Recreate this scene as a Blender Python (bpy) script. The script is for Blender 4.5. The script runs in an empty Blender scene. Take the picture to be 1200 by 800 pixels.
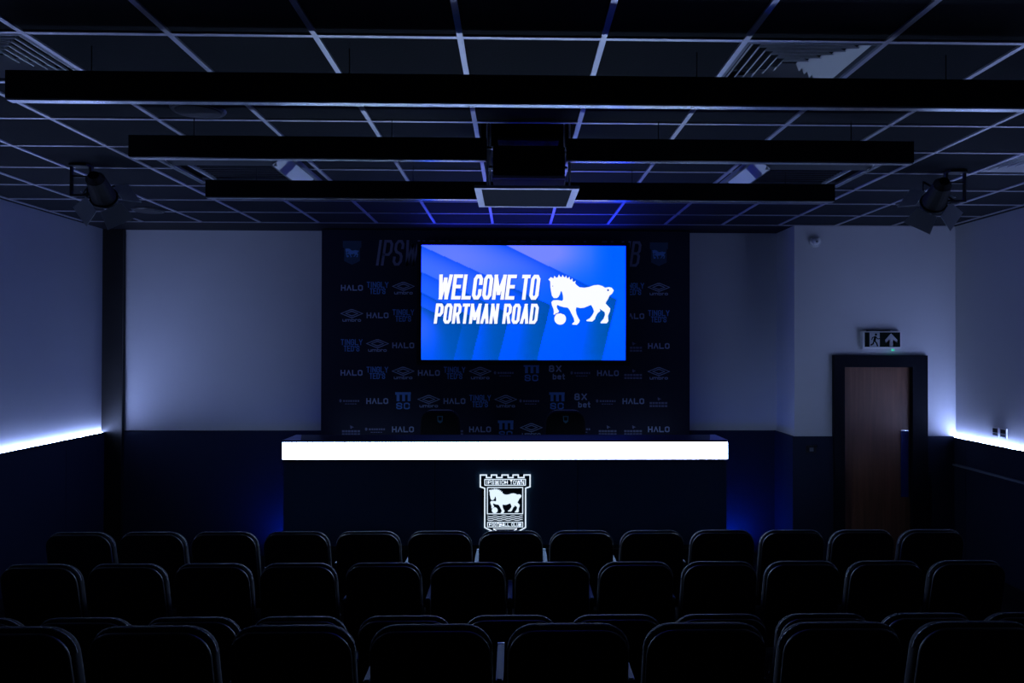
import bpy, bmesh, math
from mathutils import Vector, Matrix
from mathutils.geometry import tessellate_polygon
R = math.radians
S = bpy.context.scene
COL = S.collection

# ------------------------------------------------------------------ camera
cam_d = bpy.data.cameras.new('camera'); cam = bpy.data.objects.new('camera', cam_d); COL.objects.link(cam)
cam_d.sensor_width = 36; cam_d.lens = 27.0; cam_d.shift_x = -0.01917
cam_d.clip_start = .05
yaw, roll, pitch = R(1.28), R(.12), R(.508)
fw = Vector((math.sin(yaw)*math.cos(pitch), math.cos(yaw)*math.cos(pitch), math.sin(pitch)))
r_ = fw.cross(Vector((0, 0, 1))).normalized(); u_ = r_.cross(fw)
r2 = r_*math.cos(roll) + u_*math.sin(roll); u2 = u_*math.cos(roll) - r_*math.sin(roll)
cam.matrix_world = Matrix(((r2.x, u2.x, -fw.x, 0), (r2.y, u2.y, -fw.y, 0), (r2.z, u2.z, -fw.z, 2.3), (0, 0, 0, 1)))
S.camera = cam

# ------------------------------------------------------------------ world, exposure, light levels
w = bpy.data.worlds.new('world'); S.world = w; w.use_nodes = True
w.node_tree.nodes['Background'].inputs[0].default_value = (0, 0, 0, 1)
w.node_tree.nodes['Background'].inputs[1].default_value = 0
S.view_settings.view_transform = 'Standard'; S.view_settings.look = 'None'
S.view_settings.exposure = 0; S.view_settings.gamma = 1; S.view_settings.use_curve_mapping = False
COVE = ((.36, .49, 1.0), 98.0)       # strips on top of the side wall dados
BAND = ((.42, .60, 1.0), 28.0)       # light band of the desk
BLUE = ((.0, .06, 1.0), 95.0)       # blue floor lights beside the stage
SCREEN_B = 7.5                       # overdriven blue channel of the screen
CRESTL = 1.1

# ------------------------------------------------------------------ materials
def mat(name, col, rough=.6, metal=0, spec=.5, noise=0, nscale=40, bump=0, emit=None, aniso=None):
    m = bpy.data.materials.new(name); m.use_nodes = True
    nt = m.node_tree; b = nt.nodes['Principled BSDF']
    b.inputs['Base Color'].default_value = (*col, 1); b.inputs['Roughness'].default_value = rough
    b.inputs['Metallic'].default_value = metal; b.inputs['Specular IOR Level'].default_value = spec
    if emit:
        b.inputs['Emission Color'].default_value = (*emit[0], 1); b.inputs['Emission Strength'].default_value = emit[1]
    if noise or bump:
        tc = nt.nodes.new('ShaderNodeTexCoord'); n = nt.nodes.new('ShaderNodeTexNoise')
        n.inputs['Scale'].default_value = nscale; n.inputs['Detail'].default_value = 4
        if aniso:
            mp = nt.nodes.new('ShaderNodeMapping'); mp.inputs['Scale'].default_value = aniso
            nt.links.new(tc.outputs['Object'], mp.inputs[0]); nt.links.new(mp.outputs[0], n.inputs['Vector'])
        else: nt.links.new(tc.outputs['Object'], n.inputs['Vector'])
        if noise:
            mx = nt.nodes.new('ShaderNodeMix'); mx.data_type = 'RGBA'
            mx.inputs[6].default_value = (*[c*(1-noise) for c in col], 1)
            mx.inputs[7].default_value = (*[min(1, c*(1+noise)) for c in col], 1)
            nt.links.new(n.outputs['Fac'], mx.inputs[0]); nt.links.new(mx.outputs[2], b.inputs['Base Color'])
        if bump:
            bp = nt.nodes.new('ShaderNodeBump'); bp.inputs['Strength'].default_value = bump; bp.inputs['Distance'].default_value = .003
            nt.links.new(n.outputs['Fac'], bp.inputs['Height']); nt.links.new(bp.outputs[0], b.inputs['Normal'])
    return m
M = dict(
    paint=mat('white_paint', (.62, .62, .66), .7, noise=.03, nscale=3),
    dado=mat('navy_felt', (.012, .017, .040), .85, spec=.2, noise=.2, nscale=60, bump=.2),
    black=mat('matt_black', (.006, .006, .008), .7, spec=.25),
    column=mat('satin_black', (.009, .008, .008), .45, spec=.4),
    tile=mat('dark_ceiling_tile', (.010, .012, .016), .9, spec=.15, noise=.25, nscale=90, bump=.3),
    tee=mat('white_tee_bar', (.54, .52, .57), .48, metal=.85, spec=.5),
    carpet=mat('dark_carpet', (.012, .012, .016), .95, spec=.1, noise=.3, nscale=120, bump=.4),
    beam=mat('black_aluminium', (.006, .006, .007), .5, spec=.3),
    diffuser=mat('opal_diffuser', (.8, .8, .83), .24, metal=.9, spec=.5),
    backdrop=mat('navy_backdrop', (.010, .014, .040), .6, spec=.25),
    logo=mat('pale_print', (.50, .58, .78), .6, spec=.2),
    logo_blue=mat('blue_print', (.17, .38, .85), .6, spec=.2),
    logo_faint=mat('faint_print', (.26, .27, .42), .6, spec=.2),
    desk=mat('navy_laminate', (.034, .085, .17), .5, spec=.35),
    desktop=mat('desk_top', (.02, .022, .035), .35, spec=.5),
    ledge=mat('pale_ledge', (.8, .82, .88), .4),
    band=mat('desk_light_band', (.9, .9, .9), .5, emit=BAND),
    cove=mat('cove_led', (.9, .9, .9), .5, emit=COVE),
    blue=mat('blue_led', (.1, .1, .9), .5, emit=BLUE),
    crest=mat('lit_crest_line', (.9, .9, 1), .5, emit=((.72, .86, 1.0), CRESTL)),
    crestback=mat('crest_plate', (.012, .03, .05), .4),
    fabric=mat('black_upholstery', (.004, .004, .006), .85, spec=.3, noise=.2, nscale=200, bump=.25),
    rim_light_piping=mat('rim_light_grey', (.5, .5, .54), .45),  # pale grey stands in for rim light on the chair edges
    shell=mat('black_plastic', (.007, .007, .009), .5, spec=.4),
    arm=mat('grey_arm', (.035, .08, .10), .62, spec=.3),
    metal=mat('dark_steel', (.05, .05, .055), .4, metal=.6),
    chrome=mat('polished_steel', (.7, .72, .75), .22, metal=1),
    white=mat('white_plastic', (.75, .75, .78), .4),
    grey=mat('grey_plastic', (.16, .17, .20), .45),
    louvre=mat('white_louvre', (.8, .8, .84), .45),
    flap=mat('grey_air_flap', (.36, .38, .42), .45),
    wood=mat('walnut_veneer', (.17, .07, .038), .45, spec=.4, noise=.55, nscale=3, aniso=(14, 14, .7)),
    frame=mat('door_frame_navy', (.003, .004, .009), .75, spec=.12),
    glass=mat('blue_reflection_glass', (.02, .03, .16), .08, spec=.8),  # blue base colour stands in for the blue reflected in the glass
    signdark=mat('sign_green_black', (.002, .008, .006), .8, spec=.1),
    signlight=mat('sign_pale', (.33, .34, .38), .5),
    green=mat('green_led', (0, .4, .2), .5, emit=((.05, .85, .45), 1.0)),
    txtwhite=mat('screen_white', (0, 0, 0), .4, emit=((.97, .99, 1.15), 1.0)),
    txtshadow=mat('screen_shadow', (0, 0, 0), .4, emit=((.0, .05, .42), 1.0)),
    skin_logo=mat('crest_print', (.10, .32, .42), .5),
)
# screen picture: emission from a colour attribute
m = bpy.data.materials.new('screen_picture'); m.use_nodes = True
nt = m.node_tree; b = nt.nodes['Principled BSDF']; b.inputs['Base Color'].default_value = (0, 0, 0, 1); b.inputs['Roughness'].default_value = .4
a = nt.nodes.new('ShaderNodeAttribute'); a.attribute_name = 'Col'
nt.links.new(a.outputs['Color'], b.inputs['Emission Color']); b.inputs['Emission Strength'].default_value = 1
M['screen'] = m

# ------------------------------------------------------------------ helpers
def BM(): return bmesh.new()
def box(bm, x0, x1, y0, y1, z0, z1):
    v = [bm.verts.new((x, y, z)) for x in (x0, x1) for y in (y0, y1) for z in (z0, z1)]
    for f in ((0, 1, 3, 2), (4, 6, 7, 5), (0, 4, 5, 1), (2, 3, 7, 6), (0, 2, 6, 4), (1, 5, 7, 3)):
        bm.faces.new([v[i] for i in f])
    return v
def cyl(bm, p0, p1, ra, rb=None, n=16, caps=True):
    rb = ra if rb is None else rb
    p0, p1 = Vector(p0), Vector(p1); d = (p1-p0).normalized()
    a = d.orthogonal().normalized(); b = d.cross(a)
    A = [bm.verts.new(p0 + (a*math.cos(t)+b*math.sin(t))*ra) for t in [2*math.pi*i/n for i in range(n)]]
    B = [bm.verts.new(p1 + (a*math.cos(t)+b*math.sin(t))*rb) for t in [2*math.pi*i/n for i in range(n)]]
    for i in range(n): bm.faces.new((A[i], A[(i+1) % n], B[(i+1) % n], B[i]))
    if caps: bm.faces.new(A[::-1]); bm.faces.new(B)
def tube(bm, pts, r, n=6):
    for p, q in zip(pts, pts[1:]): cyl(bm, p, q, r, n=n)
def poly(bm, pts):
    return bm.faces.new([bm.verts.new(p) for p in pts])
def prism(bm, pts, y0, y1):
    """outline in x,z extruded along y"""
    A = [bm.verts.new((x, y0, z)) for x, z in pts]; B = [bm.verts.new((x, y1, z)) for x, z in pts]
    n = len(pts)
    for i in range(n): bm.faces.new((A[i], A[(i+1) % n], B[(i+1) % n], B[i]))
    bm.faces.new(A[::-1]); bm.faces.new(B)
def mesh(name, bm, m, smooth=False, bevel=0):
    if bevel: bmesh.ops.bevel(bm, geom=bm.edges[:], offset=bevel, segments=2, affect='EDGES', clamp_overlap=True)
    bmesh.ops.recalc_face_normals(bm, faces=bm.faces[:])
    me = bpy.data.meshes.new(name); bm.to_mesh(me); bm.free()
    me.materials.append(M[m] if isinstance(m, str) else m)
    if smooth:
        for p in me.polygons: p.use_smooth = True
    return me
def link(name, me, parent=None, loc=(0, 0, 0)):
    o = bpy.data.objects.new(name, me); COL.objects.link(o); o.parent = parent; o.location = loc
    return o
def obj(name, bm, m, parent=None, smooth=False, bevel=0):
    return link(name, mesh(name, bm, m, smooth, bevel), parent)
def bx(name, m, x0, x1, y0, y1, z0, z1, parent=None, bevel=0):
    bm = BM(); box(bm, x0, x1, y0, y1, z0, z1); return obj(name, bm, m, parent, bevel=bevel)
def tag(o, label, cat, group=None):
    o['label'] = label; o['category'] = cat
    if group: o['group'] = group
    return o
def thing(name, label, cat, loc=(0, 0, 0), group=None):
    o = bpy.data.objects.new(name, None); o.location = loc; COL.objects.link(o); o.empty_display_size = .1
    return tag(o, label, cat, group)
def struct(o): o['kind'] = 'structure'; return o
def copy_tree(o, parent=None):
    c = o.copy(); COL.objects.link(c); c.parent = parent
    for ch in [k for k in bpy.data.objects if k.parent == o and k != c]: copy_tree(ch, c)
    return c

# ------------------------------------------------------------------ stroke lettering
def ring(x0, x1, y0, y1, c=.28, d=.13, cut=None):
    return [(x0+c, y0), (x1-c, y0), (x1, y0+d), (x1, y1-d), (x1-c, y1), (x0+c, y1), (x0, y1-d), (x0, y0+d), (x0+c, y0)]
G = {
 'A': [[(0, 0), (.5, 1), (1, 0)], [(.2, .3), (.8, .3)]], 'V^': [[(0, 0), (.5, 1), (1, 0)]],
 'B': [[(0, 0), (0, 1), (.75, 1), (1, .88), (1, .62), (.75, .52), (0, .52)], [(.75, .52), (1, .4), (1, .12), (.75, 0), (0, 0)]],
 'C': [[(1, .68), (1, .87), (.72, 1), (.28, 1), (0, .87), (0, .13), (.28, 0), (.72, 0), (1, .13), (1, .32)]],
 'D': [[(0, 0), (0, 1), (.7, 1), (1, .85), (1, .15), (.7, 0), (0, 0)]],
 'E': [[(1, 1), (0, 1), (0, 0), (1, 0)], [(0, .52), (.85, .52)]],
 'F': [[(1, 1), (0, 1), (0, 0)], [(0, .5), (.85, .5)]],
 'G': [[(1, .72), (1, .87), (.72, 1), (.28, 1), (0, .87), (0, .13), (.28, 0), (.72, 0), (1, .13), (1, .48), (.55, .48)]],
 'H': [[(0, 0), (0, 1)], [(1, 0), (1, 1)], [(0, .5), (1, .5)]],
 'I': [[(.5, 0), (.5, 1)]], 'L': [[(0, 1), (0, 0), (1, 0)]],
 'M': [[(0, 0), (0, 1)], [(1, 0), (1, 1)], [(0, 1), (.5, .22), (1, 1)]], 'N': [[(0, 0), (0, 1)], [(1, 0), (1, 1)], [(0, 1), (1, 0)]],
 'O': [ring(0, 1, 0, 1)], 'P': [[(0, 0), (0, 1), (.72, 1), (1, .87), (1, .55), (.72, .42), (0, .42)]],
 'R': [[(0, 0), (0, 1), (.72, 1), (1, .87), (1, .6), (.72, .47), (0, .47)], [(.6, .47), (1, 0)]],
 'S': [[(1, .72), (1, .87), (.72, 1), (.28, 1), (0, .87), (0, .66), (.2, .54), (.8, .46), (1, .34), (1, .13), (.72, 0), (.28, 0), (0, .13), (0, .28)]],
 'T': [[(0, 1), (1, 1)], [(.5, 1), (.5, 0)]], 'U': [[(0, 1), (0, .13), (.28, 0), (.72, 0), (1, .13), (1, 1)]],
 'W': [[(0, 1), (.22, 0), (.5, .85), (.78, 0), (1, 1)]], 'Y': [[(0, 1), (.5, .45), (1, 1)], [(.5, .45), (.5, 0)]],
 'X': [[(0, 0), (1, 1)], [(0, 1), (1, 0)]], "'": [[(.5, 1), (.5, .75)]],
 '8': [ring(.05, .95, .5, 1, .25, .12), ring(0, 1, 0, .5, .25, .12)],
 'u': [[(0, .68), (0, .12), (.25, 0), (.75, 0), (1, .12)], [(1, .68), (1, 0)]],
 'm': [[(0, 0), (0, .68), (.8, .68), (1, .56), (1, 0)], [(.5, .68), (.5, 0)]],
 'b': [[(0, 1), (0, 0), (.75, 0), (1, .12), (1, .56), (.75, .68), (0, .68)]],
 'r': [[(0, 0), (0, .68), (.9, .68)]], 'o': [ring(0, 1, 0, .68)],
 'e': [[(0, .36), (1, .36), (1, .58), (.75, .68), (.25, .68), (0, .56), (0, .12), (.25, 0), (.9, 0)]],
 't': [[(.4, 1), (.4, .1), (.6, 0), (1, 0)], [(0, .68), (1, .68)]],
}
WID = {'I': .42, 'W': 1.45, 'M': 1.3, "'": .4, 'm': 1.45, 't': .7, 'r': .7, 'T': .9}
def stroke(bm, pts, t, xf):
    """thick polyline with mitred joints; pts 2D, xf maps 2D to 3D"""
    P = [Vector(p) for p in pts]; closed = (P[0]-P[-1]).length < 1e-6
    if closed: P = P[:-1]
    n = len(P); L, Rr = [], []
    for i in range(n):
        pa = P[i-1] if (i > 0 or closed) else None; pb = P[(i+1) % n] if (i < n-1 or closed) else None
        d1 = (P[i]-pa).normalized() if pa is not None else None
        d2 = (pb-P[i]).normalized() if pb is not None else None
        if d1 is None: d1 = d2
        if d2 is None: d2 = d1
        n1 = Vector((-d1.y, d1.x)); n2 = Vector((-d2.y, d2.x)); mm = n1+n2
        mm = mm.normalized() if mm.length > 1e-6 else n1
        k = 1/max(mm.dot(n1), .6)
        L.append(P[i]+mm*k*t/2); Rr.append(P[i]-mm*k*t/2)
    vl = [bm.verts.new(xf(p)) for p in L]; vr = [bm.verts.new(xf(p)) for p in Rr]
    for i in range(n if closed else n-1):
        j = (i+1) % n
        bm.faces.new((vl[i], vr[i], vr[j], vl[j]))
def textwidth(s, cw, gap):
    return sum((WID.get(c, 1)*cw if c != ' ' else cw*.38) + gap for c in s) - gap
def text(bm, s, x, z, h, cw, t, gap, y, shear=0, center=False, width=None):
    if width:
        k = width/textwidth(s, cw, gap); cw *= k; gap *= k
    if center: x -= textwidth(s, cw, gap)/2
    i = 0
    for c in s:
        if c == ' ': x += cw*.38+gap; continue
        g = G['V^'] if (c == '^') else G[c]
        wd = WID.get(c, 1)*cw
        for pl in g:
            pts = [(t/2+px*(wd-t), t/2+pz*(h-t)) for px, pz in pl]
            # square ends: lengthen open ends by half the stroke when they sit on the cell edge
            for sub in split(pts):
                def xf(p, x=x):
                    q = max(0, min(h, p[1])); return (x+max(-t*.2, min(wd+t*.2, p[0]))+shear*q, y, z+q)
                stroke(bm, ext(sub, t/2), t, xf)
        x += wd+gap
    return x
def split(pts):
    out, cur = [], [pts[0]]
    for i in range(1, len(pts)):
        cur.append(pts[i])
        if i < len(pts)-1:
            a = (Vector(pts[i])-Vector(pts[i-1])).normalized(); b = (Vector(pts[i+1])-Vector(pts[i])).normalized()
            if a.dot(b) < -.25: out.append(cur); cur = [pts[i]]
    return out+[cur]
def ext(pts, e):
    P = [Vector(p) for p in pts]
    if (P[0]-P[-1]).length < 1e-6: return pts
    ax = lambda d: d.normalized()*e
    a = P[0]+ax(P[0]-P[1]); b = P[-1]+ax(P[-1]-P[-2])
    return [tuple(a)]+[tuple(p) for p in P[1:-1]]+[tuple(b)]

HORSE = [(45,145),(75,115),(108,132),(122,96),(140,122),(163,118),(178,82),(196,112),(212,115),(224,85),(240,113),(256,118),(270,92),(278,124),(292,130),(312,106),(317,142),(330,150),(350,128),(352,165),(368,175),(392,158),(384,190),(400,212),(440,241),(500,248),(560,238),(620,217),(680,211),(730,225),(765,247),(810,238),(850,245),(876,280),(855,320),(820,350),(805,385),(780,425),(772,445),(800,475),(832,510),(825,550),(803,600),(805,650),(810,665),(785,697),(705,697),(710,680),(745,640),(765,590),(760,555),(735,540),(695,510),(705,540),(670,570),(642,620),(637,645),(602,675),(530,670),(530,655),(570,635),(605,590),(625,550),(615,515),(588,465),(560,475),(500,500),(450,505),(400,495),(393,530),(402,580),(425,630),(445,660),(435,690),(405,718),(350,715),(350,698),(375,680),(370,640),(340,580),(315,530),(290,500),(240,495),(190,480),(158,465),(150,490),(160,515),(180,545),(172,562),(150,572),(140,592),(110,590),(115,550),(110,520),(90,470),(83,432),(105,408),(160,405),(220,415),(232,395),(230,350),(217,300),(204,290),(192,330),(172,365),(152,380),(112,380),(90,350),(80,300),(70,240),(68,170)]
BALL = [(195+74*math.cos(2*math.pi*i/24), 642+74*math.sin(2*math.pi*i/24)) for i in range(24)]
def fill(bm, pts):
    vs_ = [bm.verts.new(p) for p in pts]
    for t in tessellate_polygon([[Vector(p) for p in pts]]):
        try: bm.faces.new([vs_[i] for i in t])
        except ValueError: pass
def horse(bm, x0, x1, z0, z1, y):
    """outline fitted to a box; returns the mapping"""
    f = lambda p: (x0+(p[0]-45)/(876-45)*(x1-x0), y, z1-(p[1]-82)/(718-82)*(z1-z0))
    fill(bm, [f(p) for p in HORSE]); poly(bm, [f(p) for p in BALL])
    return f

# ================================================================== ROOM
XL, XR, YB, YD, XA, H, DZ = -4.52, 4.67, 8.6, 8.03, 2.95, 3.6, 1.375
YF = -2.5
struct(bx('floor', 'carpet', XL-.1, XR+.1, YF-.1, YB+.1, -.1, 0))
wl = struct(bx('wall_left', 'paint', XL-.12, XL, YF, YB, 0, 3.95))
wr = struct(bx('wall_right', 'paint', XR, XR+.12, YF, YB, 0, 3.95))
wb = struct(bx('wall_back', 'dado', XL-.12, XA+.14, YB, YB+.12, 0, 3.95))
struct(bx('wall_front', 'dado', XL-.12, XR+.12, YF-.12, YF, 0, 3.95))
# plaster panels of the back wall, left and right of the backdrop
bx('wall_panel', 'paint', -4.30, -2.10, YB-.02, YB, 1.384, H, wb)
bx('wall_panel', 'paint', 1.94, XA, YB-.02, YB, 1.384, H, wb)
bx('panel_trim', 'grey', -2.125, -2.102, YB-.03, YB, 1.384, H, wb)
bx('panel_trim', 'grey', 1.942, 1.965, YB-.03, YB, 1.384, H, wb)
bx('dado_panel', 'dado', -4.30, -2.12, YB-.035, YB, 0, 1.38, wb)
bx('dado_panel', 'dado', 1.98, XA-.03, YB-.035, YB, 0, 1.38, wb)
# right hand recess: return wall and the wall with the door
ww = struct(bx('wall_return', 'paint', XA, XA+.12, YD+.1201, YB-.0001, 0, 3.95))
bx('dado_panel', 'dado', XA-.03, XA, YD-.03, YB-.035, 0, 1.38, ww)
wd = bpy.data.objects.new('wall_door', None); COL.objects.link(wd); struct(wd)
bm = BM(); box(bm, XA+.0, 3.35, YD, YD+.12, 0, 3.95); box(bm, 4.35, XR, YD, YD+.12, 0, 3.95); box(bm, 3.35, 4.35, YD, YD+.12, 2.235, 3.95)
obj('plaster', bm, 'paint', wd)
bx('dado_panel', 'dado', XA, 3.349, YD-.03, YD, 0, 1.38, wd)
bx('dado_panel', 'dado', 4.351, XR-.03, YD-.03, YD, 0, 1.38, wd)
# column in the left corner
struct(bx('trim_1', 'column', XL, -4.30, 8.52, YB-.001, 0, H))
# dados of the side walls with LED coves behind their top edge
def side(wall, x, s):
    a, b = sorted((x, x+s*.035)); yend = 8.519 if s > 0 else YD
    y = YF+.01; i = 0
    ys = [YF+.01, -1.3, 0, 1.3, 2.6, 3.9, 5.2, 6.5, 7.8, yend]
    for y0, y1 in zip(ys, ys[1:]): bx('dado_panel', 'dado', a, b, y0+.003, y1-.003, 0, DZ-.02, wall)
    a, b = sorted((x+s*.028, x+s*.038)); bx('dado_lip', 'black', a, b, YF+.01, yend, DZ-.02, DZ, wall)
    a, b = sorted((x+s*.002, x+s*.022)); bx('led_strip', 'cove', a, b, 4.9, yend-.004, DZ-.010, DZ-.001, wall)
side(wl, XL, 1); side(wr, XR, -1)
# low ledge along the right wall
struct(bx('trim_2', 'grey', XR-.085, XR-.036, YF+.02, 7.95, 1.085, 1.10))
# stage block and seating riser
st = struct(bx('trim_3', 'black', -2.12, 1.98, 6.9, YB-.06, 0, .5)); st.name = 'floor_stage'
ri = struct(bx('floor_riser', 'carpet', XL, XR, YF, 3.38, 0, .28))

struct(bx('baseboard_left', 'black', XL+.036, XL+.05, 3.38, 8.5, 0, .1))
struct(bx('baseboard_right', 'black', XR-.05, XR-.036, 3.38, 8.0, 0, .1))

# ------------------------------------------------------------------ ceiling
ce = struct(bx('ceiling', 'black', XL-.12, XR+.12, YF-.1, YB+.12, 3.95, 4.0))
bx('margin', 'black', XL, XR, 8.012, YB, H, H+.02, ce)
bx('margin', 'black', XL, XR, YF, 1.988, H, H+.02, ce)
gx = [.37+.6*i for i in range(-8, 8)]           # -4.43 ... 4.57
gy = [2.0+.6*j for j in range(0, 11)]           # 2.0 ... 8.0
DIFF = [(-2.33, 3.5), (1.27, 3.5), (3.67, 5.3)]  # tiles taken by air diffusers
HOLE = [(.07, 4.7)]
bm = BM(); box(bm, -.288, .288, -.288, .288, 0, .014); tile_me = mesh('ceiling_tile', bm, 'tile', bevel=.004)
bm = BM(); box(bm, -.288, .288, -.012, .012, -.006, .012); tee_me = mesh('cross_tee', bm, 'tee')
for i in range(len(gx)-1):
    for j in range(len(gy)-1):
        cx, cy = gx[i]+.3, gy[j]+.3
        if any(abs(cx-a) < .1 and abs(cy-b_) < .1 for a, b_ in DIFF+HOLE): continue
        link('ceiling_tile', tile_me, ce, (cx, cy, H))
for j, y in enumerate(gy):
    for i in range(len(gx)-1):
        link('cross_tee', tee_me, ce, (gx[i]+.3, y, H))
for x in gx: bx('main_tee', 'tee', x-.0125, x+.0125, gy[0], gy[-1], H-.007, H+.012, ce)
bx('edge_tile', 'tile', XL, gx[0]-.014, 2.0, 8.0, H, H+.014, ce); bx('edge_tile', 'tile', gx[-1]+.014, XR, 2.0, 8.0, H, H+.014, ce)
bm = BM()
for a in ((-.228, -.216, 4.413, 4.987), (.356, .368, 4.413, 4.987)): box(bm, *a, H+.014, 3.94)
box(bm, -.216, .356, 4.413, 4.425, H+.014, 3.94); box(bm, -.216, .356, 4.975, 4.987, H+.014, 3.94)
obj('hatch_lining', bm, 'black', ce)

# linear luminaires under the ceiling
def hangers(t, xs, y):
    for x in xs:
        o = bx('hanger', 'shell', x-.002, x+.002, y+.022, y+.026, 3.4771, H-.0075); o.parent = t; o.matrix_parent_inverse = Matrix.Translation(-Vector(t.location))
def luminaire(x0, x1, y, label, split=None):
    t = thing('linear_ceiling_light', label, 'ceiling light', ((x0+x1)/2, y+.025, H-.007), 'long black linear lights across the ceiling')
    z = 3.477; segs = [(x0, x1)] if not split else [(x0, split[0]), (split[1], x1)]
    hangers(t, (x0+.35, x0+1.45, x1-1.45, x1-.35), y)
    for a, b_ in segs:
        o = bx('housing', 'beam', a, b_, y, y+.048, 3.358, z); o.parent = t; o.matrix_parent_inverse = Matrix.Translation(-Vector(t.location))
        o = bx('diffuser', 'diffuser', a+.004, b_-.004, y+.004, y+.044, 3.350, 3.358); o.parent = t; o.matrix_parent_inverse = Matrix.Translation(-Vector(t.location))
luminaire(-2.165, 2.243, 3.30, 'longest looking black linear light crossing the ceiling nearest the seats')
luminaire(-2.14, 2.261, 4.292, 'black linear light interrupted in the middle by the ceiling projector', (-.158, .292))
luminaire(-2.17, 2.286, 5.425, 'black linear light nearest the stage, passing behind the projector lid')

# ceiling air diffusers: four sided louvred squares
def diffuser(cx, cy, label):
    t = thing('air_diffuser', label, 'air vent', (cx, cy, H), 'square louvred air diffusers in the ceiling')
    bm = BM()
    for a in ((-.288, .288, -.288, -.274), (-.288, .288, .274, .288), (-.288, -.274, -.274, .274), (.274, .288, -.274, .274)): box(bm, *a, -.008, .05)
    obj('frame', bm, 'grey', t)
    bx('plenum', 'black', -.274, .274, -.274, .274, .045, .05, t)
    for q in range(4):
        rot = Matrix.Rotation(q*math.pi/2, 4, 'Z')
        for k in range(6):
            d = .035+k*.0395; e = d+.024
            bm = BM(); th = .003
            v = [(d, -d, .026), (d, d, .026), (e, e, 0), (e, -e, 0)]
            A = [bm.verts.new(rot @ Vector(p)) for p in v]; B = [bm.verts.new(rot @ (Vector(p)+Vector((th, 0, th)))) for p in v]
            bm.faces.new(A); bm.faces.new(B[::-1])
            for i in range(4): bm.faces.new((A[i], B[i], B[(i+1) % 4], A[(i+1) % 4]))
            obj('louvre', bm, 'louvre', t)
    return t
diffuser(-2.33, 3.5, 'dark square louvred air diffuser in the top left of the ceiling')
diffuser(1.27, 3.5, 'square louvred air diffuser with brightly lit slats, right of the middle near the front light')
diffuser(3.67, 5.3, 'square air diffuser catching blue light beside the right wall')

# ceiling cassettes
def cassette(cx, cy, label):
    t = thing('air_conditioning_cassette', label, 'air conditioner', (cx, cy, H-.007), 'square air conditioning cassettes')
    bm = BM(); o, n = .47, .29
    for a in ((-o, o, -o, -o+.03), (-o, o, o-.03, o), (-o, -o+.03, -o+.03, o-.03), (o-.03, o, -o+.03, o-.03)): box(bm, *a, -.03, 0)
    obj('frame', bm, 'grey', t, bevel=.004)
    bx('tray', 'shell', -o+.03, o-.03, -o+.03, o-.03, -.01, 0, t)
    bm = BM()
    for a in ((-n, n, -n, -n+.02), (-n, n, n-.02, n), (-n, -n+.02, -n+.02, n-.02), (n-.02, n, -n+.02, n-.02)): box(bm, *a, -.04, -.01)
    obj('grille_frame', bm, 'grey', t)
    bm = BM(); box(bm, -n-.012, -n-.004, -n, n, -.042, -.034); box(bm, n+.004, n+.012, -n, n, -.042, -.034); obj('edge_strip', bm, 'louvre', t)
    for k in range(11):
        y = -n+.045+k*.049; bx('slat', 'shell', -n+.02, n-.02, y, y+.02, -.03, -.012, t)
    for q in range(4):
        rot = Matrix.Rotation(q*math.pi/2, 4, 'Z')
        bm = BM(); v = [(.425, -.36, -.012), (.425, .36, -.012), (.335, .36, -.078), (.335, -.36, -.078)]
        A = [bm.verts.new(rot @ Vector(p)) for p in v]; B = [bm.verts.new(rot @ (Vector(p)+Vector((0, 0, .004)))) for p in v]
        bm.faces.new(A); bm.faces.new(B[::-1])
        for i in range(4): bm.faces.new((A[i], B[i], B[(i+1) % 4], A[(i+1) % 4]))
        obj('air_flap', bm, 'louvre' if q % 2 == 0 else 'grey', t)  # front and rear flaps coloured darker to paint in their shade
cassette(-1.95, 5.50, 'square air conditioning cassette left of the projector, between the two far lights')
cassette(2.06, 5.50, 'square air conditioning cassette right of the projector, between the two far lights')

# round ceiling speakers
for x, y, lab in ((-1.72, 4.2, 'round black ceiling speaker between the two nearer lights, left of the projector'),
                  (-3.45, 7.3, 'round ceiling speaker in the far left corner near the black column'),
                  (3.52, 6.7, 'round ceiling speaker in front of the door wall, behind the right spotlight')):
    t = thing('ceiling_speaker', lab, 'speaker', (x, y, H-.007), 'round ceiling speakers')
    bm = BM(); cyl(bm, (0, 0, 0), (0, 0, -.012), .145, .135, 32); obj('rim', bm, 'metal', t)
    bm = BM(); cyl(bm, (0, 0, -.0121), (0, 0, -.016), .120, .116, 32); obj('grille', bm, 'shell', t)

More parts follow.
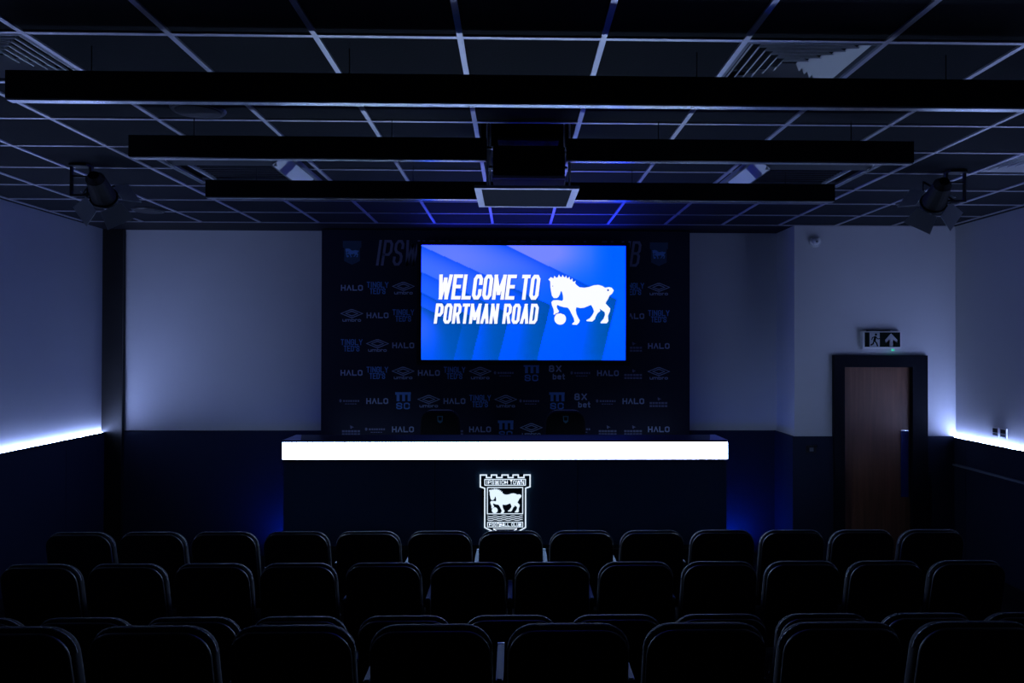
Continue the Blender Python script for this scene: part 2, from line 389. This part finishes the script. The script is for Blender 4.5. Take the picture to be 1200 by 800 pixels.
# projector on its lift
t = thing('projector_lift', 'black projector hanging on pale rods from the open ceiling hatch', 'projector', (.083, 4.7, 3.28))
X0 = t.location
def P(name, m, x0, x1, y0, y1, z0, z1, bevel=0):
    return bx(name, m, x0-X0.x, x1-X0.x, y0-X0.y, y1-X0.y, z0-X0.z, z1-X0.z, t, bevel)
P('projector_body', 'shell', -.128, .292, 4.455, 4.80, 3.305, 3.48, .008)
P('lower_tray', 'shell', -.130, .294, 4.49, 4.86, 3.290, 3.303); P('front_lip', 'tee', -.130, .294, 4.452, 4.4899, 3.288, 3.303)
P('top_plate', 'metal', -.10, .26, 4.50, 4.80, 3.52, 3.535)
bm = BM()
for x in (-.04, .20): box(bm, x-X0.x-.01, x-X0.x+.01, -.05, .0, 3.48-X0.z, 3.52-X0.z)
obj('bracket', bm, 'metal', t)
for x in (-.160, .318):
    s = 1 if x < 0 else -1
    for y in (4.46, 4.93):
        bm = BM(); cyl(bm, (x-X0.x, y-X0.y, 3.245-X0.z), (x-X0.x, y-X0.y, 3.93-X0.z), .006, n=10)
        obj('lift_rod', bm, 'louvre', t, smooth=True)
        bm = BM(); cyl(bm, (x-X0.x, y-X0.y, 3.455-X0.z), (x-X0.x, y-X0.y, 3.468-X0.z), .022, n=16); obj('collar', bm, 'metal', t)
    bm = BM(); prism(bm, [(x-X0.x-.010*s, 3.45-X0.z), (x-X0.x+.03*s, 3.45-X0.z), (x-X0.x+.012*s, 3.40-X0.z), (x-X0.x+.006*s, 3.305-X0.z), (x-X0.x-.006*s, 3.305-X0.z)], 4.444-X0.y, 4.451-X0.y)
    obj('gusset', bm, 'louvre', t)
# lid under the projector: white framed ceiling tile
t = thing('hatch_lid', 'ceiling tile in a white metal frame hanging level below the projector', 'ceiling hatch', (.07, 4.725, 3.222))
bm = BM()
for a in ((-.304, .304, -.30, -.264), (-.304, .304, .264, .30), (-.304, -.264, -.264, .264), (.264, .304, -.264, .264)): box(bm, *a, 0, .018)
obj('frame', bm, 'tee', t)
bx('lid_tile', 'tile', -.264, .264, -.264, .264, .004, .016, t)

# spotlights on brackets with barn doors
def spot(x, s, label):
    t = thing('stage_spotlight', label, 'spotlight', (x, 5.5, H-.007), 'black stage spotlights with barn doors')
    bm = BM(); box(bm, -.06, .06, -.05, .05, -.015, 0); obj('ceiling_plate', bm, 'shell', t)
    bm = BM(); z0 = -.30
    w_ = .105
    # square hanging frame carrying the yoke
    box(bm, -.075, -.06, -.012, .012, -.21, -.015); box(bm, .06, .075, -.012, .012, -.21, -.015)
    box(bm, -.06, .06, -.012, .012, -.09, -.078); box(bm, -.075, .075, -.012, .012, -.225, -.21)
    obj('hanging_bracket', bm, 'metal', t)
    # head: points down to the stage and to the middle of the room
    h = bpy.data.objects.new('lamp_head', None)
    ax = Vector((s*-.15, .80, -.42)).normalized(); c = Vector((s*-.16*-1, 0, -.20))
    c = Vector((-s*-.0+(.14 if s > 0 else -.14)*1, 0, -.19))
    a1 = ax.cross(Vector((0, 0, 1))).normalized(); a2 = a1.cross(ax)
    th = s*R(35); b1 = a1*math.cos(th)+a2*math.sin(th); b2 = b1.cross(ax)
    bm = BM(); cyl(bm, c-ax*.14, c+ax*.06, .062, .085, 20); cyl(bm, c-ax*.18, c-ax*.14, .035, .06, 20); cyl(bm, c+ax*.06, c+ax*.075, .095, .095, 20)
    hd = obj('lamp_head', bm, 'black', t)
    bm = BM(); cyl(bm, c+ax*.0751, c+ax*.078, .075, .075, 20); obj('lens', bm, 'glass', t)
    bm = BM()
    tube(bm, [c+b1*.10+ax*.0, c+b1*.10-a2*-.0, Vector((0, 0, -.218))+b1*.02], .007); tube(bm, [c-b1*.10, c-b1*.10+Vector((0, 0, .07)), Vector((0, 0, -.218))], .007)
    obj('yoke', bm, 'metal', t)
    for k, (u, v) in enumerate(((b1, b2), (-b1, -b2), (b2, -b1), (-b2, b1))):
        bm = BM(); o = c+ax*.075+u*.095; e = (ax*.55+u*.8).normalized()
        q = [o-v*.075, o+v*.075, o+v*.10+e*.13, o-v*.10+e*.13]; nn = (q[1]-q[0]).cross(q[2]-q[1]).normalized()*.003
        A = [bm.verts.new(p) for p in q]; B = [bm.verts.new(p+nn) for p in q]
        bm.faces.new(A); bm.faces.new(B[::-1])
        for i in range(4): bm.faces.new((A[i], B[i], B[(i+1) % 4], A[(i+1) % 4]))
        obj('barn_door', bm, 'flap', t)
spot(-3.07, 1, 'black stage spotlight with barn doors hung from the ceiling at the left wall')
spot(3.20, -1, 'black stage spotlight with barn doors hung from the ceiling before the door')

# ------------------------------------------------------------------ backdrop with printed marks
YP = 8.40
bd = thing('sponsor_backdrop', 'dark navy printed backdrop wall covered in rows of pale logos behind the screen', 'backdrop', (-.09, YP, .5))
BX = Vector(bd.location); KP = 8.40/8.54
bx('panel', 'backdrop', -2.10-BX.x, 1.925-BX.x, 0, .14, 0, 3.59-.5, bd)
def diamond(bm):
    for k, (a, b_) in enumerate(((.118, .042), (.066, .023), (.03, .0095))):
        if k < 2:
            stroke(bm, [(-a, 0), (-a*.1, b_), (a*.1, b_), (a, 0), (a*.1, -b_), (-a*.1, -b_), (-a, 0)], .010, lambda p: (p[0], 0, p[1]+.02))
    text(bm, 'umbro', 0, -.068, .036, .036, .008, .004, 0, center=True)
def halo(bm): text(bm, 'H^LO', 0, -.03, .062, .052, .013, .010, 0, center=True)
def tingly(bm):
    text(bm, 'TINGLY', 0, .004, .064, .034, .010, .005, 0, center=True, width=.235)
    text(bm, "TED'S", 0, -.066, .064, .034, .010, .005, 0, center=True, width=.17)
def msc(bm):
    for x in (-.07, -.01, .05): box(bm, x, x+.032, -.0005, .0005, 0, .085)
    box(bm, -.085, .085, -.0005, .0005, .07, .098)
    text(bm, 'SC', 0, -.088, .072, .066, .014, .016, 0, center=True)
def bet(bm):
    text(bm, '8X', -.02, .012, .075, .06, .016, .018, 0, center=True)
    text(bm, 'bet', .02, -.068, .062, .042, .013, .010, 0, center=True)
def strip(bm):
    bm_dot = [(-.118+.014*math.cos(t), 0, .004+.018*math.sin(t)) for t in [i*math.pi/4 for i in range(8)]]; poly(bm, bm_dot)
    x = -.09
    for wdt in (.03, .026, .02, .03, .024, .028, .022): poly(bm, [(x, 0, -.008), (x+wdt*.75, 0, -.008), (x+wdt*.75, 0, .012), (x, 0, .012)]); x += wdt
    x = -.07
    for wdt in (.03, .026, .02, .03, .024): poly(bm, [(x, 0, -.034), (x+wdt*.75, 0, -.034), (x+wdt*.75, 0, -.026), (x, 0, -.026)]); x += wdt
def icon(bm):
    poly(bm, [(-.012, 0, .045), (.008, 0, .035), (.03, 0, .022), (.012, 0, .022), (.002, 0, .008), (-.01, 0, .012)])
    for z, h_ in ((-.03, .022), (-.062, .02)):
        x = -.10
        for wdt in (.034, .028, .036, .03, .04, .032): poly(bm, [(x, 0, z), (x+wdt*.82, 0, z), (x+wdt*.82, 0, z+h_), (x, 0, z+h_)]); x += wdt
LM = {}
for nm, fn, mt in (('U', diamond, 'logo'), ('H', halo, 'logo'), ('T', tingly, 'logo_blue'), ('M', msc, 'logo_blue'), ('B', bet, 'logo'), ('s', strip, 'logo_faint'), ('i', icon, 'logo_faint')):
    bm = BM(); fn(bm); LM[nm] = mesh('printed_logo', bm, mt)
ROWS = [(2.964, 'HTU........TU'), (2.66, 'UHT........HT'), (2.328, 'TUH........iH'), (2.024, 'HTUHTUsMBsHiU'), (1.712, 'sHMUHTUsMBsHi'), (1.399, 'isH.iHMU.siiH')]
ROWS[0] = (2.964, 'HTU' + '.'*8 + 'TU'); 
for z, row in ROWS:
    for k, c in enumerate(row):
        if c == '.': continue
        link('printed_logo', LM[c], bd, (KP*(-1.801+.2843*k)-BX.x, -.001, 2.3+KP*(z-2.3)-.5))
bm = BM(); text(bm, 'IPSWICH TOWN FOOTBALL CLUB', -1.52-BX.x, 3.336-.5-.138, .28, .11, .028, .02, -.001, shear=.14, width=2.88)
obj('lettering', bm, 'logo_faint', bd)
for cx in (-1.771, 1.585):
    bm = BM(); poly(bm, [(cx-BX.x+a, -.001, 3.336-.5+b_) for a, b_ in ((-.1, .13), (.1, .13), (.1, .06), (.085, .05), (.085, -.09), (0, -.13), (-.085, -.09), (-.085, .05), (-.1, .06))])
    obj('printed_crest', bm, M['backdrop2'] if 'backdrop2' in M else 'desk', bd)
    bm = BM(); horse(bm, cx-BX.x-.075, cx-BX.x+.075, 3.336-.5-.05, 3.336-.5+.05, -.002); obj('printed_horse', bm, 'logo_blue', bd)

# ------------------------------------------------------------------ screen
YS = 8.338
sc = thing('wall_screen', 'large flat screen glowing blue with a white welcome message and horse', 'screen', (.101, YS, 2.10))
SX = Vector(sc.location)
bx('casing', 'shell', -1.070-SX.x, 1.272-SX.x,   .004, .05, 2.114-2.10, 3.469-2.10, sc, bevel=.004)
bm = BM()
for a in ((-1.070, 1.272, 2.114, 2.170), (-1.070, 1.272, 3.431, 3.469), (-1.070, -1.023, 2.170, 3.431), (1.225, 1.272, 2.170, 3.431)):
    box(bm, a[0]-SX.x, a[1]-SX.x, -.006, .0035, a[2]-2.10, a[3]-2.10)
obj('bezel', bm, 'black', sc)
bx('wall_mount', 'metal', -.4, .4, .0501, .0615, .4, .9, sc)
def s2l(c): return ((c+.055)/1.055)**2.4 if c > .04045 else c/12.92
def mixc(a, b_, t): t = max(0, min(1, t)); return tuple(p+(q-p)*t for p, q in zip(a, b_))
CH = [(500, 25, 1128, .245, .488), (20, 30, 752, .245, .457), (30, 183, 522, .25, .47), (30, 300, 358, .24, .47), (30, 378, 250, .24, .47)]
def colour(X, Y):
    """picture colour at pixel of a 1155 x 655 screen image (origin 20,25)"""
    lav = math.exp(-((X-250)/480)**2)*math.exp(-((Y-60)/260)**2) + .75*math.exp(-((X-760)/230)**2)*math.exp(-((Y-60)/130)**2) + .7*math.exp(-((X-30)/90)**2)*math.exp(-((Y-520)/140)**2)
    base = mixc((.0, .385, .93), (.46, .53, .99), min(1, lav))
    if X > 980: base = mixc(base, (0, .38, .93), (X-980)/120)
    best = None
    for x0, y0, xa, sl, dg in CH:
        d1 = Y-(y0+dg*(X-x0)); ya = y0+dg*(xa-x0); d2 = (xa-sl*(Y-ya))-X
        if d1 > 0 and d2 > 0: best = (d1, d2)
    if best:
        d1, d2 = best
        base = mixc(base, (.0, .28, .74), .75*math.exp(-d1/80)+.08)
        base = mixc(base, (.0, .31, .64), .85*math.exp(-d2/190)*min(1, max(.0, (Y-180)/260)))
    base = mixc(base, (0, .34, .80), .6*max(0, (Y-450)/230))
    return tuple(s2l(c) for c in base)
nx, ny = 210, 120
vs, cs, fs = [], [], []
for j in range(ny+1):
    for i in range(nx+1):
        u, v = i/nx, j/ny
        vs.append((-1.023+2.248*u-SX.x, 0, 3.431-1.261*v-2.10)); c = colour(20+1155*u, 25+655*v)
        cs += [c[0], c[1], c[2]*(1+(SCREEN_B-1)*max(0, min(1, (c[2]-.52)/.36))**1.6), 1]
for j in range(ny):
    for i in range(nx):
        k = j*(nx+1)+i; fs.append((k, k+nx+1, k+nx+2, k+1))
me = bpy.data.meshes.new('display'); me.from_pydata(vs, [], fs)
at = me.color_attributes.new('Col', 'FLOAT_COLOR', 'POINT'); at.data.foreach_set('color', cs); me.materials.append(M['screen'])
link('display', me, sc)
def sp(px, py): return (-1.023+2.248*(px-20)/1155-SX.x, 3.431-1.261*(py-25)/655-2.10)
for nm, mt, dx, dz, yy in (('letter_shadow', 'txtshadow', .008, -.008, -.001), ('lettering', 'txtwhite', 0, 0, -.002)):
    bm = BM()
    x, z = sp(105, 335); xe, zt = sp(678, 192)
    text(bm, 'WELCOME TO', x+dx, z+dz, zt-z, .10, .039, .010, yy, shear=.12, width=xe-x)
    x, z = sp(90, 473); xe, zt = sp(672, 358)
    text(bm, 'PORTMAN ROAD', x+dx, z+dz, zt-z, .09, .0335, .010, yy, shear=.12, width=xe-x)
    obj(nm, bm, mt, sc)
bm = BM(); (xa, zb), (xb, zt) = sp(737, 478), sp(1108, 190)
hf = horse(bm, xa, xb, zb, zt, -.002); obj('white_horse', bm, 'txtwhite', sc)
bm = BM(); 
for cx, cy, rr in ((803, 277, 13), (100, 228, 6)): poly(bm, [(lambda q: (q[0], -.003, q[2]))(hf((cx+rr*math.cos(t), cy+rr*math.sin(t)))) for t in [i*math.pi/5 for i in range(10)]])
stroke(bm, [(112, 600), (150, 575), (200, 567), (240, 583)], 9, lambda p: (hf(p)[0], -.003, hf(p)[2]))
obj('horse_detail', bm, 'txtshadow', sc)

sc.scale = (.9867,)*3; sc.location = (.0997, YS, 2.3-.2*.9867)

# ------------------------------------------------------------------ desk
dk = thing('press_desk', 'long dark navy press desk with a glowing white band and lit club crest', 'desk', (-.07, 7.0, .5))
DX = Vector(dk.location)
def D(name, m, x0, x1, y0, y1, z0, z1, bevel=0): return bx(name, m, x0-DX.x, x1-DX.x, y0, y1, z0-.5, z1-.5, dk, bevel)
D('front_panel', 'desk', -2.09, 1.95, .02, .05, .505, 1.276)
D('end_panel', 'desk', -2.09, -2.05, .05, .44, .505, 1.276); D('end_panel', 'desk', 1.91, 1.95, .05, .44, .505, 1.276)
D('light_band', 'band', -2.094, 1.954, 0, .02, 1.292, 1.444)
D('light_band', 'band', -2.094, -2.085, .02, .30, 1.292, 1.444)
D('light_band', 'band', 1.945, 1.954, .02, .30, 1.292, 1.444)
D('lower_lip', 'desktop', -2.10, 1.96, -.008, .44, 1.276, 1.291)
D('worktop', 'desktop', -2.098, 1.958, -.006, .46, 1.4445, 1.462, .003)
D('band_core', 'black', -2.084, 1.944, .021, .05, 1.292, 1.444)
for s, x in ((1, -2.095), (-1, 1.955)):
    bm = BM(); pts = [(x-DX.x, 0), (x+s*.165-DX.x, 0), (x+s*.05-DX.x, .44), (x-DX.x, .44)]
    A = [bm.verts.new((a, b_, .9622)) for a, b_ in pts]; B = [bm.verts.new((a, b_, .965)) for a, b_ in pts]
    bm.faces.new(A); bm.faces.new(B)
    for i in range(4): bm.faces.new((A[i], A[(i+1) % 4], B[(i+1) % 4], B[i]))
    obj('corner_ledge', bm, 'ledge', dk)
bm = BM()
for x in (-2.05, -.33, 1.88): box(bm, x-DX.x, x+.03-DX.x, .012, .0199, 1.262-.5, 1.268-.5)
obj('lip_glint', bm, 'chrome', dk)  # chrome chips put in for the glints under the band
for x in (-.72, .58): D('panel_joint', 'black', x-.002, x+.002, .0185, .0199, .51, 1.27)
# crest
cx0, cx1, cz0, cz1 = -.307-DX.x, .145-DX.x, .62-.5, 1.151-.5
def cr(p): return (cx0+(p[0]-45)/(655-45)*(cx1-cx0), cz1-(p[1]-75)/(790-75)*(cz1-cz0))
def crx(p): q = cr(p); return (q[0], -.006, q[1])
out = [(45, 222), (45, 78), (120, 78), (120, 110), (180, 110), (180, 78), (245, 78), (245, 110), (310, 110), (310, 78), (385, 78), (385, 110), (445, 110), (445, 78), (510, 78), (510, 110), (580, 110), (580, 78), (655, 78), (655, 222), (600, 240), (600, 718), (490, 780), (350, 790), (225, 780), (100, 718), (100, 240), (45, 222)]
bm = BM(); A = [bm.verts.new((cr(p)[0], .0, cr(p)[1])) for p in out[:-1]]; B = [bm.verts.new((cr(p)[0], .0199, cr(p)[1])) for p in out[:-1]]
for i in range(len(A)): bm.faces.new((A[i], A[(i+1) % len(A)], B[(i+1) % len(B)], B[i]))
fc = [bm.faces.new(A)]; bmesh.ops.triangulate(bm, faces=fc, ngon_method='EAR_CLIP')
obj('crest_plate', bm, 'crestback', dk)
bm = BM()
L = lambda pts, t=13: stroke(bm, pts, t, crx)
L(out, 15)
L([(100, 132), (598, 132), (598, 203), (100, 203), (100, 132)], 10)
L([(132, 232), (565, 232), (565, 552), (132, 552), (132, 232)], 10)
for y in (582, 606, 628):
    L([(132+i*27.06, y+(5 if (i % 4) in (1, 2) else -5)) for i in range(17)], 7)
L([(135, 655), (565, 655), (565, 712), (135, 712), (135, 655)], 9)
L([(205, 735), (495, 735)], 9); L([(205, 735), (265, 772)], 9); L([(495, 735), (440, 772)], 9); L([(265, 772), (440, 772)], 8)
z = cr((0, 192))[1]; zt = cr((0, 143))[1]
text(bm, 'IPSWICH TOWN', cr((118, 0))[0], z, zt-z, .03, .0056, .007, -.006, width=cr((580, 0))[0]-cr((118, 0))[0])
z = cr((0, 703))[1]; zt = cr((0, 664))[1]
text(bm, 'FOOTBALL CLUB', cr((155, 0))[0], z, zt-z, .03, .005, .007, -.006, width=cr((548, 0))[0]-cr((155, 0))[0])
a, c = cr((150, 545)), cr((550, 240))
horse(bm, a[0], c[0], a[1], c[1], -.006)
obj('lit_crest', bm, 'crest', dk)

# ------------------------------------------------------------------ rounded cushions
def outline(hw, z0, z1, rt, rb, taper=0, n=7):
    pts = []
    for (sx, cz, r, a0) in ((1, z1-rt, rt, 0), (-1, z1-rt, rt, 90), (-1, z0+rb, rb, 180), (1, z0+rb, rb, 270)):
        for i in range(n):
            t = R(a0+90*i/(n-1)); pts.append((sx*(hw-r)+r*math.cos(t), cz+r*math.sin(t)))
    return [(x*(1-taper*(z-z0)/(z1-z0)), z) for x, z in pts]
def slab(bm, hw, z0, z1, rt, rb, y0, y1, e, lean=0, taper=0, ye=None, crown=0):
    """soft edged slab in the xz plane between y0 (rear) and y1 (front)"""
    rings = []
    def bend(x, y, z): return (x, y-(z-z0)*lean + crown*(x/hw)**2, z)
    for k in range(4):
        t = R(90*k/3); ins = e*(1-math.sin(t)); rings.append((ins, y0+e*(1-math.cos(t)) if 0 else y0+e*(1-math.cos(R(90*k/3)))))
    prof = []
    for k in range(4): a = R(30*k); prof.append((e*(1-math.sin(a)), y0+e*(1-math.cos(a))))
    for k in range(3, -1, -1): a = R(30*k); prof.append((e*(1-math.sin(a)), y1-e*(1-math.cos(a))))
    V = []
    for ins, y in prof:
        V.append([bm.verts.new(bend(x, y, z)) for x, z in outline(hw-ins, z0+ins, z1-ins, max(rt-ins, .004), max(rb-ins, .004), taper)])
    n = len(V[0])
    for a, b_ in zip(V, V[1:]):
        for i in range(n): bm.faces.new((a[i], a[(i+1) % n], b_[(i+1) % n], b_[i]))
    bm.faces.new(V[0][::-1]); bm.faces.new(V[-1])

# ------------------------------------------------------------------ auditorium chair
def make_chair(label):
    t = thing('auditorium_chair', label, 'chair')
    bm = BM(); slab(bm, .238, .40, .943, .105, .05, 0, .022, .008, .22, .03, crown=.022); obj('back_shell', bm, 'shell', t, smooth=True)
    bm = BM(); slab(bm, .243, .40, .950, .110, .05, .0225, .095, .024, .22, .03, crown=.022); obj('backrest', bm, 'fabric', t, smooth=True)
    # pale bead along the cushion rim, painting in the rim light
    bm = BM(); pts = [(x, .048-(z-.40)*.22+.022*(x/.243)**2, z) for x, z in outline(.2435, .40, .953, .111, .05, .03)]
    pts = [p for p in pts if p[2] > .5]; pts.sort(key=lambda p: math.atan2(p[2]-.62, p[0]))
    tube(bm, pts, .003, 5); obj('rim_light_piping', bm, 'rim_light_piping', t, smooth=True)
    bm = BM(); slab(bm, .225, 0, .44, .08, .03, 0, .085, .025); 
    bmesh.ops.transform(bm, matrix=Matrix.Translation((0, .10, .47)) @ Matrix.Rotation(R(-90), 4, 'X'), verts=bm.verts[:])
    obj('seat', bm, 'fabric', t, smooth=True)
    bx('seat_beam', 'metal', -.240, .249, .22, .28, .30, .36, t)
    bm = BM(); box(bm, -.03, .03, .06, .085, .34, .52); obj('hinge', bm, 'metal', t)
    return t
def add_arm(t, s):
    x = s*.2635
    bm = BM(); box(bm, x-.0155, x+.0155, .07, .45, .655, .685); obj('armrest', bm, 'arm', t, bevel=.006)
    bx('arm_highlight', 'louvre', x-.0155, x+.0155, .4505, .462, .657, .686, t)  # pale end piece paints the highlight at the far end of the arm
    bm = BM(); box(bm, x-.013, x+.013, .10, .36, .04, .654); obj('leg', bm, 'shell', t)
    bm = BM(); box(bm, x-.0165, x+.0165, .04, .42, 0, .04); obj('foot', bm, 'metal', t)
ORD = ['first', 'second', 'third', 'fourth', 'fifth', 'sixth', 'seventh', 'eighth', 'ninth', 'tenth', 'eleventh', 'twelfth', 'thirteenth']
proto = make_chair('x'); add_arm(proto, 1)
proto2 = make_chair('x'); add_arm(proto2, 1); add_arm(proto2, -1)
used = set()
rows = [('front', 13, -3.171, .5246, 5.745, -.0125, 0), ('second', 12, -2.945, .5312, 4.91, -.0145, 0),
        ('third', 11, -2.680, .5329, 3.945, -.0160, 0), ('nearest', 8, -1.922, .5337, 3.04, -.0160, .28)]
first1 = first2 = True
for name, n, x0, dx, y, sl, z in rows:
    for k in range(n):
        src = proto2 if k == 0 else proto
        if src is proto and first1: o = proto; first1 = False
        elif src is proto2 and first2: o = proto2; first2 = False
        else: o = copy_tree(src)
        x = x0+dx*k
        o.location = (x, y+sl*(x-x0)*.0, z)
        end = {0: ', at its left end', n-1: ', at its right end'}.get(k, '')
        where = {'front': 'front row, closest to the desk', 'second': 'second row behind the desk', 'third': 'third row, mostly hidden by the nearest chairs', 'nearest': 'nearest row on the riser'}[name]
        o['label'] = 'black padded chair, %s from left in the %s' % (ORD[k], {'front': 'row closest to the desk', 'second': 'second row from the desk', 'third': 'third row from the desk', 'nearest': 'nearest row of chairs'}[name])
        o['group'] = 'chairs in the row closest to the desk' if name == 'front' else 'chairs in the %s row' % name

# ------------------------------------------------------------------ chairs behind the desk
def panel_chair(x, label):
    t = thing('high_back_chair', label, 'chair', (x, 7.85, .5), 'high backed chairs behind the press desk')
    bm = BM(); slab(bm, .225, .42, 1.165, .12, .06, -.03, .06, .028, -.06, .12, crown=-.03); obj('backrest', bm, 'fabric', t, smooth=True)
    bm = BM(); pts = [(p[0], .0+(p[1]-.42)*.06-.03*(p[0]/.225)**2, p[1]+.002) for p in outline(.213, .42, 1.165, .12, .06, .12)]
    pts = [p for p in pts if p[2] > 1.1]; pts.sort(key=lambda p: p[0]); tube(bm, pts, .004, 5); obj('rim_light_piping', bm, 'louvre', t)  # bright bead paints the highlight along the chair top
    bm = BM(); slab(bm, .25, 0, .48, .08, .06, 0, .09, .03)
    bmesh.ops.transform(bm, matrix=Matrix.Translation((0, -.46, .48)) @ Matrix.Rotation(R(-90), 4, 'X'), verts=bm.verts[:]); obj('seat', bm, 'fabric', t, smooth=True)
    bm = BM(); c = 1.075; y = -.018+.655*.06-.03
    stroke(bm, [(-.024, .03), (.024, .03), (.02, -.02), (0, -.034), (-.02, -.02), (-.024, .03)], .009, lambda p: (p[0], y-.004, c+p[1]))
    poly(bm, [(-.018, y-.004, c-.012), (.018, y-.004, c-.012), (.012, y-.004, c-.024), (0, y-.004, c-.03), (-.012, y-.004, c-.024)])
    obj('crest_patch', bm, 'skin_logo', t)
    for s in (-1, 1):
        bm = BM(); box(bm, s*.28-.03, s*.28+.03, -.36, -.08, .66, .69); box(bm, s*.28-.015, s*.28+.015, -.24, -.18, .42, .66); box(bm, min(s*.2, s*.295), max(s*.2, s*.295), -.24, -.18, .40, .42); obj('armrest', bm, 'shell', t)
    bm = BM(); cyl(bm, (0, -.2, .09), (0, -.2, .40), .028); obj('gas_lift', bm, 'chrome', t)
    bm = BM()
    for k in range(5):
        a = R(72*k+90); cyl(bm, (0, -.2, .1), (.27*math.cos(a), -.2+.27*math.sin(a), .07), .022, .015, 8); cyl(bm, (.27*math.cos(a)-.015, -.2+.27*math.sin(a), .03), (.27*math.cos(a)+.015, -.2+.27*math.sin(a), .03), .03, n=12)
    obj('star_base', bm, 'metal', t)
panel_chair(-.755, 'black high-backed chair with a small crest, left one behind the desk')
panel_chair(.525, 'black high-backed chair with a small crest, right one behind the desk')

# ------------------------------------------------------------------ blue floor lights beside the stage
def uplight(x, y, label):
    t = thing('blue_floor_light', label, 'floor light', (x, y, 0), 'blue floor lights beside the stage')
    bx('housing', 'shell', -.12, .12, -.06, .06, .0, .09, t)
    bx('lens', 'blue', -.11, .11, -.05, .05, .0901, .095, t)
uplight(-2.42, 8.35, 'blue floor light glowing on the floor left of the stage')
uplight(2.42, 8.35, 'blue floor light glowing on the floor right of the stage')

# ------------------------------------------------------------------ door
dr = struct(bpy.data.objects.new('door_1', None)); COL.objects.link(dr); dr.location = (3.85, YD, 0)
def O(name, m, x0, x1, y0, y1, z0, z1, p=dr, bevel=0): return bx(name, m, x0-3.85, x1-3.85, y0, y1, z0, z1, p, bevel)
bm = BM(); box(bm, 3.352-3.85, 3.467-3.85, -.045, .11, 0, 2.233); box(bm, 4.187-3.85, 4.348-3.85, -.045, .11, 0, 2.233); box(bm, 3.467-3.85, 4.187-3.85, -.045, .11, 2.11, 2.233)
obj('door_frame', bm, 'frame', dr)
O('door_stop', 'frame', 3.467, 3.487, .055, .08, 0, 2.11); O('door_stop', 'frame', 4.167, 4.187, .055, .08, 0, 2.11)
O('door_leaf', 'wood', 3.470, 4.184, .01, .05, .005, 2.107)
O('push_plate', 'glass', 4.085, 4.165, .002, .0099, .74, 1.435)
O('plate_cap', 'chrome', 4.085, 4.165, .0, .0099, 1.436, 1.446)

# exit sign
t = thing('exit_sign', 'emergency exit sign with running figure and upward arrow above the door', 'exit sign', (3.855, YD, 2.30))
bx('case', 'white', -.205, .205, -.06, 0, 0, .187, t, bevel=.004)
bx('face', 'signdark', -.185, .190, -.064, -.0601, .022, .175, t)
bx('mount', 'shell', -.14, .10, -.035, 0, .188, .20, t)
bm = BM(); y = -.0645
poly(bm, [(-.135, y, .024), (-.028, y, .024), (-.028, y, .173), (-.135, y, .173)]); obj('doorway_symbol', bm, 'signlight', t)
bm = BM(); y = -.065; q = lambda p: (p[0], y, p[1])
poly(bm, [(-.068+.013*math.cos(a), y, .152+.013*math.sin(a)) for a in [i*math.pi/5 for i in range(10)]])
for pl, th in (([(-.072, .135), (-.085, .085)], .026), ([(-.085, .09), (-.06, .06), (-.05, .028)], .015), ([(-.088, .09), (-.098, .055), (-.125, .04)], .015), ([(-.07, .125), (-.045, .105), (-.02, .112)], .010), ([(-.075, .13), (-.105, .12), (-.112, .095)], .010)):
    stroke(bm, pl, th, q)
obj('running_figure', bm, 'signdark', t)
bm = BM(); y = -.0645
poly(bm, [(.092, y, .165), (.16, y, .095), (.155, y, .068), (.112, y, .105), (.112, y, .03), (.078, y, .03), (.078, y, .105), (.035, y, .068), (.03, y, .095)])
bmesh.ops.triangulate(bm, faces=bm.faces[:], ngon_method='EAR_CLIP')
obj('arrow', bm, 'signlight', t)
bx('status_lamp', 'green', .115, .135, -.05, -.03, -.018, -.0005, t)

# detector on the door wall
t = thing('motion_detector', 'small round white detector high on the wall left of the door', 'detector', (3.17, YD, 3.43))
bm = BM(); cyl(bm, (0, 0, 0), (0, -.03, 0), .062, .056, 28); cyl(bm, (0, -.03, 0), (0, -.055, -.004), .045, .025, 24); obj('body', bm, 'white', t, bevel=.002)
bm = BM(); cyl(bm, (0, -.0551, -.004), (0, -.062, -.004), .014, .008, 16); obj('lens', bm, 'grey', t)
# switch plate on the dado
t = thing('switch_plate', 'small dark switch plate with a bright top edge left of the door', 'switch', (3.115, YD-.03, 1.245))
bx('plate', 'shell', -.055, .055, -.008, 0, -.035, .04, t); bx('top_edge', 'chrome', -.055, .055, -.014, 0, .0401, .050, t)
bx('rocker', 'grey', -.02, .02, -.012, -.0081, -.018, .02, t)
# two wall plates on the right wall
for y, lab in ((7.345, 'left one of two white control plates above the glowing right dado'), (7.225, 'right one of two white control plates above the glowing right dado')):
    t = thing('wall_plate', lab, 'wall plate', (XR, y, 1.50), 'white control plates on the right wall')
    bx('plate', 'white', -.012, 0, -.05, .05, -.045, .045, t, bevel=.002); bx('panel', 'shell', -.015, -.0121, -.036, .036, -.005, .034, t); bx('strip', 'grey', -.014, -.0121, -.036, .036, -.034, -.010, t)
